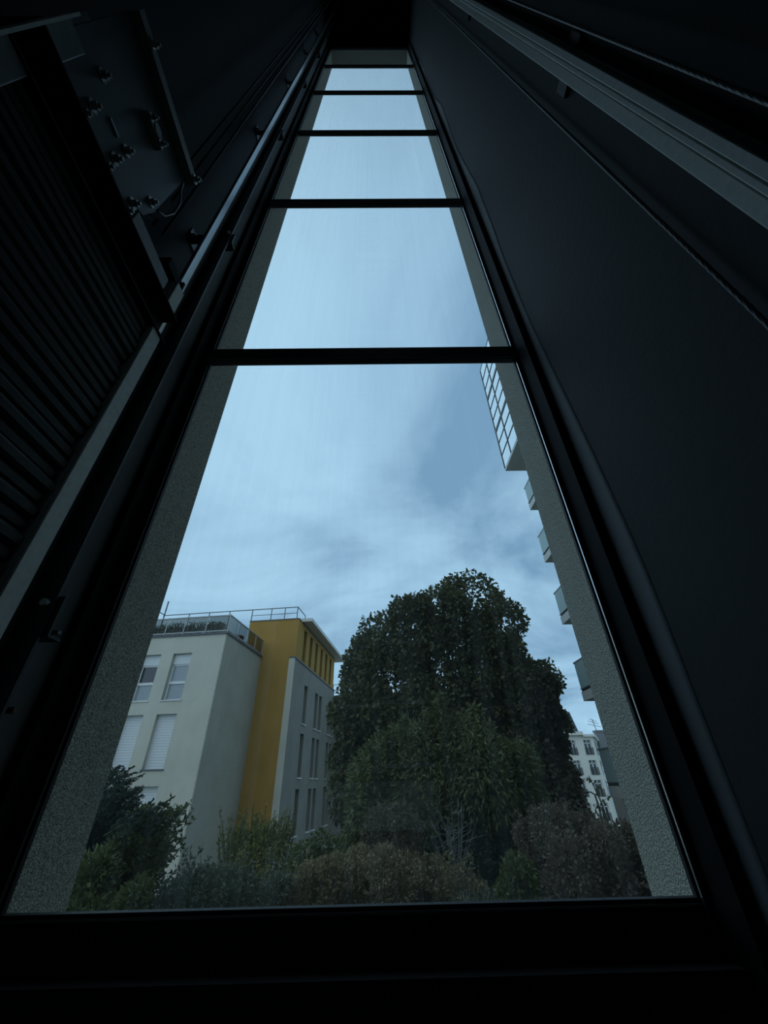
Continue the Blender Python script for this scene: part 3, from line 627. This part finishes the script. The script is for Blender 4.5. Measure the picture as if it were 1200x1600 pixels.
rng = np.random.default_rng(21)
t = tag(empty('linden_tree', 2.8, 17, GROUND), 'large domed dark green tree standing in the middle of the garden', 'tree')
LINS = list(LIN)
for b in LIN:
    for q in range(6):
        d = rng.normal(size=3); d /= np.linalg.norm(d); r = rng.uniform(.24, .42) * min(1.3, b[3])
        LINS.append((b[0] + d[0] * b[3] * .86, b[1] + d[1] * b[3] * .86, b[2] + d[2] * b[3] * .86, r))
leaf_obj('foliage', *blob_leaves(LINS, 105000, .165, .36, rng, droop=.25, lump=.38), Lf_lin, t)
trunk(t, 2.8, 17, 4.5, .32, [(b[0], b[1], b[2]) for b in LIN[:20:2]], rng)
t = tag(empty('copper_tree', 5.4, 15.1, GROUND), 'dark brownish tree with drooping leaf tips at the right edge of the large tree', 'tree')
V1 = blob_leaves(DRO, 15000, .16, .34, rng, droop=.7, sq=(1, 1, 1))
bs = []; ds = []; ln = []
for b in DRO:
    for i in range(10):
        a = rng.uniform(-1.2, 1.0); d = np.array([math.cos(a), math.sin(a) * .6, rng.uniform(-.25, .35)]); bs.append(np.array(b[:3]) + d * b[3] * .5); ds.append(d); ln.append(b[3] * rng.uniform(.55, .85))
V2, F2, st = shoots(bs, ds, ln, 40, .15, .32, rng, bend=(0, 0, -.35), stem_r=.02)
leaf_obj('foliage', *join(V1, (V2, F2)), Lf_dro, t); st.build('twigs', M_bark, t)['kind'] = 'stuff'
trunk(t, 5.4, 15.2, 1.8, .2, [(b[0], b[1], b[2]) for b in DRO[:6]], rng)

t = tag(empty('leafy_fruit_tree', 1.1, 9, GROUND), 'lighter green bushy tree with long narrow leaves in front of the large tree', 'tree')
PEA = [(b[0], b[1], b[2] - (.24 if b[2] > .2 else .05), b[3] * .96) for b in PEA]
V1 = blob_leaves(PEA, 30000, .12, .17, rng, droop=.6)
bs = []; ds = []; ln = []
for x, zt_ in [(-.35, .35), (-.15, .65), (.05, .85), (.2, 1.0), (.42, 1.15), (.6, 1.05), (.8, .95), (1.0, 1.25), (1.12, 1.45), (1.28, 1.5), (1.45, 1.2), (1.6, 1.1), (1.75, 1.25), (1.9, 1.35), (2.02, 1.2), (2.2, 1.0), (2.4, .75), (2.55, .45), (.3, .75), (1.35, .9), (.7, .8), (1.7, .8)]:
    l = rng.uniform(.55, .9); y = 8.7 + rng.uniform(-.4, .3); bs.append((x * y / 9 + rng.uniform(-.05, .05), y, zt_ - l)); ds.append((rng.uniform(-.15, .15), rng.uniform(-.1, .1), 1)); ln.append(l)
V2, F2, st = shoots(bs * 2, ds[::-1] + ds, ln * 2, 75, .13, .16, rng, bend=(.02, 0, -.05), lift=-.25, stem_r=.008)
leaf_obj('foliage', *join(V1, (V2, F2)), Lf_pea, t); st.build('twigs', M_stem, t)['kind'] = 'stuff'
trunk(t, 1.1, 9.1, .2, .09, [(b[0], b[1], b[2]) for b in PEA[:8]], rng)

def bush(name, label, blobs, n, size, width, m, droop=0., sq=(1, 1.6, 1), extra=None, cat='shrub', stems=6, group=None, fill=0):
    xs_ = [b[0] for b in blobs]; ys_ = [b[1] for b in blobs]
    x0, y0 = float(np.mean(xs_)), float(np.mean(ys_))
    t = tag(empty(name, x0, y0, GROUND), label, cat, group)
    vf = [blob_leaves(blobs, n, size, width, rng, droop, sq, inner=.35)]
    if fill:   # the hidden lower body down to the soil
        low = [(b[0], b[1], b[2] - d * .35, b[3] * 1.35) for b in blobs for d in (1, 2.2, 3.6, 5.2) if b[2] - d * .35 > GROUND + .2]
        vf.append(blob_leaves(low, fill, size * 1.25, width, rng, droop, sq, inner=.2))
    if extra is not None: V2, F2, st = extra; vf.append((V2, F2)); st.build('twigs', M_stem, t)['kind'] = 'stuff'
    leaf_obj('foliage', *join(*vf), m, t)
    for i in range(stems):
        b = blobs[i % len(blobs)]
        MB().tube([(x0 + rng.uniform(-.1, .1), y0 + rng.uniform(-.1, .1), GROUND - .05), ((x0 + b[0]) / 2, (y0 + b[1]) / 2, (GROUND + b[2]) / 2), (b[0], b[1], b[2])], .025, 5, .006).build('stem', M_stem, t)
    return t
def fringe(n, fx, fz, y, l, rng, spread=.35, nl=14, ls=.045, lw=.3, bend=(0, 0, 0), sr=.004):
    bs = []; ds = []; ln = []
    for i in range(n):
        x = rng.uniform(*fx); yy = rng.uniform(*y); bs.append((x, yy, fz(x) if callable(fz) else rng.uniform(*fz))); ds.append((rng.normal(0, spread), rng.normal(0, spread), 1)); ln.append(rng.uniform(*l))
    return shoots(bs, ds, ln, nl, ls, lw, rng, bend=bend, stem_r=sr)
bush('browning_hedge', 'low hedge with yellow-brown tips below the middle of the window', HED, 26000, .040, .30, Lf_hed, extra=fringe(150, (-1.1, 1.05), (-1.0, -.82), (5.8, 6.7), (.08, .2), rng), cat='hedge', fill=14000)
bush('rust_hedge', 'tall rust-brown hedge at the lower right beside the window reveal', RHE, 30000, .045, .30, Lf_rhe, extra=fringe(170, (1.75, 2.5), (-.75, -.5), (5.6, 6.6), (.15, .38), rng, .18), cat='hedge', fill=16000)
bs = []; ds = []; ln = []
for i in range(120):
    b = CON[rng.integers(0, 5)]; bs.append((b[0] + rng.uniform(-.1, .15), b[1] + rng.uniform(-.3, .2), b[2] + rng.uniform(-.15, .1))); ds.append((rng.uniform(.25, 1.0), rng.uniform(-.5, .2), rng.uniform(.5, 1.1))); ln.append(rng.uniform(.2, .36))
bush('conifer', 'dark conifer with feathery tips at the left edge of the garden', CON, 24000, .05, .16, Lf_con, extra=shoots(bs, ds, ln, 46, .038, .22, rng, bend=(.25, 0, -.15), lift=1.2, stem_r=.006), cat='tree', fill=5000)
bs = []; ds = []; ln = []
for i in range(60):
    bs.append((rng.uniform(-2.5, -2.15), rng.uniform(4.8, 5.3), rng.uniform(-.75, -.3))); ds.append((rng.uniform(.1, .9), rng.uniform(-.3, .3), rng.uniform(.5, 1))); ln.append(rng.uniform(.2, .38))
bush('green_shrub', 'fresh green shrub with sprigs against the white house at the left', SHR, 12000, .045, .28, Lf_shr, extra=shoots(bs, ds, ln, 22, .045, .28, rng, stem_r=.004), fill=4000)
bush('laurel_shrub', 'broad-leaved green shrub in the lower left corner of the window', LAU, 6500, .052, .30, Lf_shr, fill=2500)
bs = []; ds = []; ln = []
for i in range(130):
    x = rng.uniform(-2.75, -1.75); y = rng.uniform(8.7, 9.6); bs.append((x, y, rng.uniform(-1.25, -1.0))); ds.append(((x + 2.2) * .5 + rng.normal(0, .1), rng.normal(0, .1), 1)); ln.append(rng.uniform(.35, .80))
bush('broom_bush', 'yellow-green bush of upright twigs in front of the ochre wall', YBU, 4500, .05, .24, Lf_yel, extra=shoots(bs, ds, ln, 34, .055, .2, rng, lift=1.1, stem_r=.007), fill=4000)
bs = []; ds = []; ln = []
for i in range(110):
    x = rng.uniform(-2.3, -1.1); y = rng.uniform(5.2, 6.1); bs.append((x, y, rng.uniform(-1.15, -.95))); ds.append((rng.normal(0, .4), rng.normal(0, .3), 1)); ln.append(rng.uniform(.15, .42) if i % 4 else rng.uniform(.35, .6))
bush('grey_green_shrub', 'sparse grey-green shrub with small leaves below the white house', OLI, 8000, .042, .26, Lf_oli, extra=shoots(bs, ds, ln, 20, .05, .24, rng, stem_r=.004), fill=5000)
bush('reddish_bush', 'dull reddish-brown bush below the lighter green tree', RED, 7000, .05, .3, Lf_red, fill=5000)
bush('dark_border_shrub', 'dark low shrubs at the foot of the grey house wing', DKS, 7000, .07, .3, Lf_shr, fill=6000)
bush('small_green_bush', 'small green bush left of the rust-brown hedge', GRN, 5000, .05, .3, Lf_shr, fill=3000)
bush('dark_undergrowth', 'dark leafy undergrowth beneath the lighter green tree', MID, 12000, .06, .26, Lf_con, fill=7000)
# pale dead shrub
t = tag(empty('dead_shrub', .95, 7.4, GROUND), 'pale leafless twigs of a dead shrub in front of the green tree', 'shrub')
st = MB()
for i in range(26):
    b = np.array([.9 + rng.uniform(-.06, .12), 7.4 + rng.uniform(-.08, .08), -1.35]); a = rng.normal(0, .28); l = rng.uniform(.5, 1.15)
    p1 = b + np.array([a * .4, rng.normal(0, .08), .55]) * l; p2 = b + np.array([a * 1.0 - .12, rng.normal(0, .1), 1.0]) * l
    st.tube([tuple(b), tuple(p1), tuple(p2)], .006, 4, .002)
    for q in range(3):
        c = p1 + (p2 - p1) * rng.uniform(0, .8); st.tube([tuple(c), tuple(c + np.array([rng.normal(0, .14), rng.normal(0, .06), rng.uniform(.02, .16)]))], .0035, 3, .0015)
st.build('twigs', M_twig, t)['kind'] = 'stuff'
MB().tube([(.95, 7.4, GROUND - .05), (.93, 7.4, -2.2), (.93, 7.4, -1.3)], .03, 6, .015).build('stem', M_twig, t)
# grass tuft
t = tag(empty('grass_tuft', 1.05, 5.5, GROUND), 'blue-green tuft of long grass at the bottom of the window', 'grass')
bs = []; ds = []
V, F = leaves(np.stack([rng.uniform(.75, 1.5, 900), rng.uniform(5.2, 5.8, 900), rng.uniform(-1.3, -1.15, 900)], 1), np.stack([rng.normal(0, .5, 900), rng.normal(0, .4, 900), np.ones(900)], 1), .28, .02, rng, .02)
V3 = blob_leaves([(1.1, 5.5, -1.5, .35), (1.1, 5.5, -2.2, .5)], 2500, .2, .05, rng)
leaf_obj('blades', *join((V, F), V3), Lf_oli, t)
# plants on the roof terrace
t = tag(empty('terrace_planting', *bx(-4, 1.4, 6.46)), 'row of grey-green plants on the roof terrace behind the glass balustrade', 'plants')
B().box(-8.5, -1.0, 1.2, 1.7, 6.46, 6.85).build('planter', M_dtrim, t)
C = np.stack([*np.array([bx(s, tt, 0) for s, tt in zip(rng.uniform(-8.5, -1, 7000), rng.uniform(1.0, 1.9, 7000))])[:, :2].T, 6.85 + rng.uniform(0, 1, 7000) ** 1.2 * .70], 1)
leaf_obj('foliage', *leaves(C, rng.normal(size=(7000, 3)) + np.array([0, 0, .6]), .13, .2, rng), Lf_oli, t)
p = bx(-1.3, 3.8, 0)
o = MB()
prof = [(.22, 6.46), (.30, 7.4), (.34, 7.4), (.34, 7.55), (.28, 7.55)]
vs = []; fs = []
for i in range(14):
    a = 2 * math.pi * i / 14; vs += [(p[0] + r * math.cos(a), p[1] + r * math.sin(a), z + .0) for r, z in prof]
for i in range(14):
    j = (i + 1) % 14
    for q in range(4): fs.append((i * 5 + q, j * 5 + q, j * 5 + q + 1, i * 5 + q + 1))
tag(o.add(vs, fs).build('terracotta_pot', M_pot, smooth=True), 'dark terracotta pot on the roof terrace beside the ochre wall', 'pot')
# street lamp and thin sapling before the cream house
t = tag(empty('street_lamp', 13.2, 30, GROUND), 'thin dark street lamp in front of the cream house', 'street lamp')
MB().tube([(13.15, 30, GROUND - .3), (13.15, 30, -1.2), (13.1, 30, -.75)], .07, 8, .05).build('pole', M_mull, t)
MB().tube([(13.1, 30, -.75), (12.9, 30, -.62), (12.65, 30, -.62)], .045, 6).build('arm', M_mull, t)
MB().tube([(12.68, 30, -.60), (12.4, 30, -.64)], .10, 8, .06).build('lamp_head', M_mull, t)
t = tag(empty('sapling', 11.6, 26, GROUND), 'thin sapling with few leaves in front of the cream house', 'tree')
MB().tube([(11.75, 26, GROUND), (11.6, 26, -1), (11.3, 26, .2)], .06, 6, .02).build('trunk', M_bark, t)
bs = [(11.7 - .25 * i / 9 + rng.uniform(-.05, .05), 26, -2.2 + i * .24) for i in range(10)]
V, F, st = shoots(bs, [(rng.normal(0, 1), rng.normal(0, .3), .7) for _ in bs], [rng.uniform(.3, .6) for _ in bs], 12, .16, .3, rng, stem_r=.015)
leaf_obj('foliage', V, F, Lf_lin, t); st.build('twigs', M_bark, t)['kind'] = 'stuff'
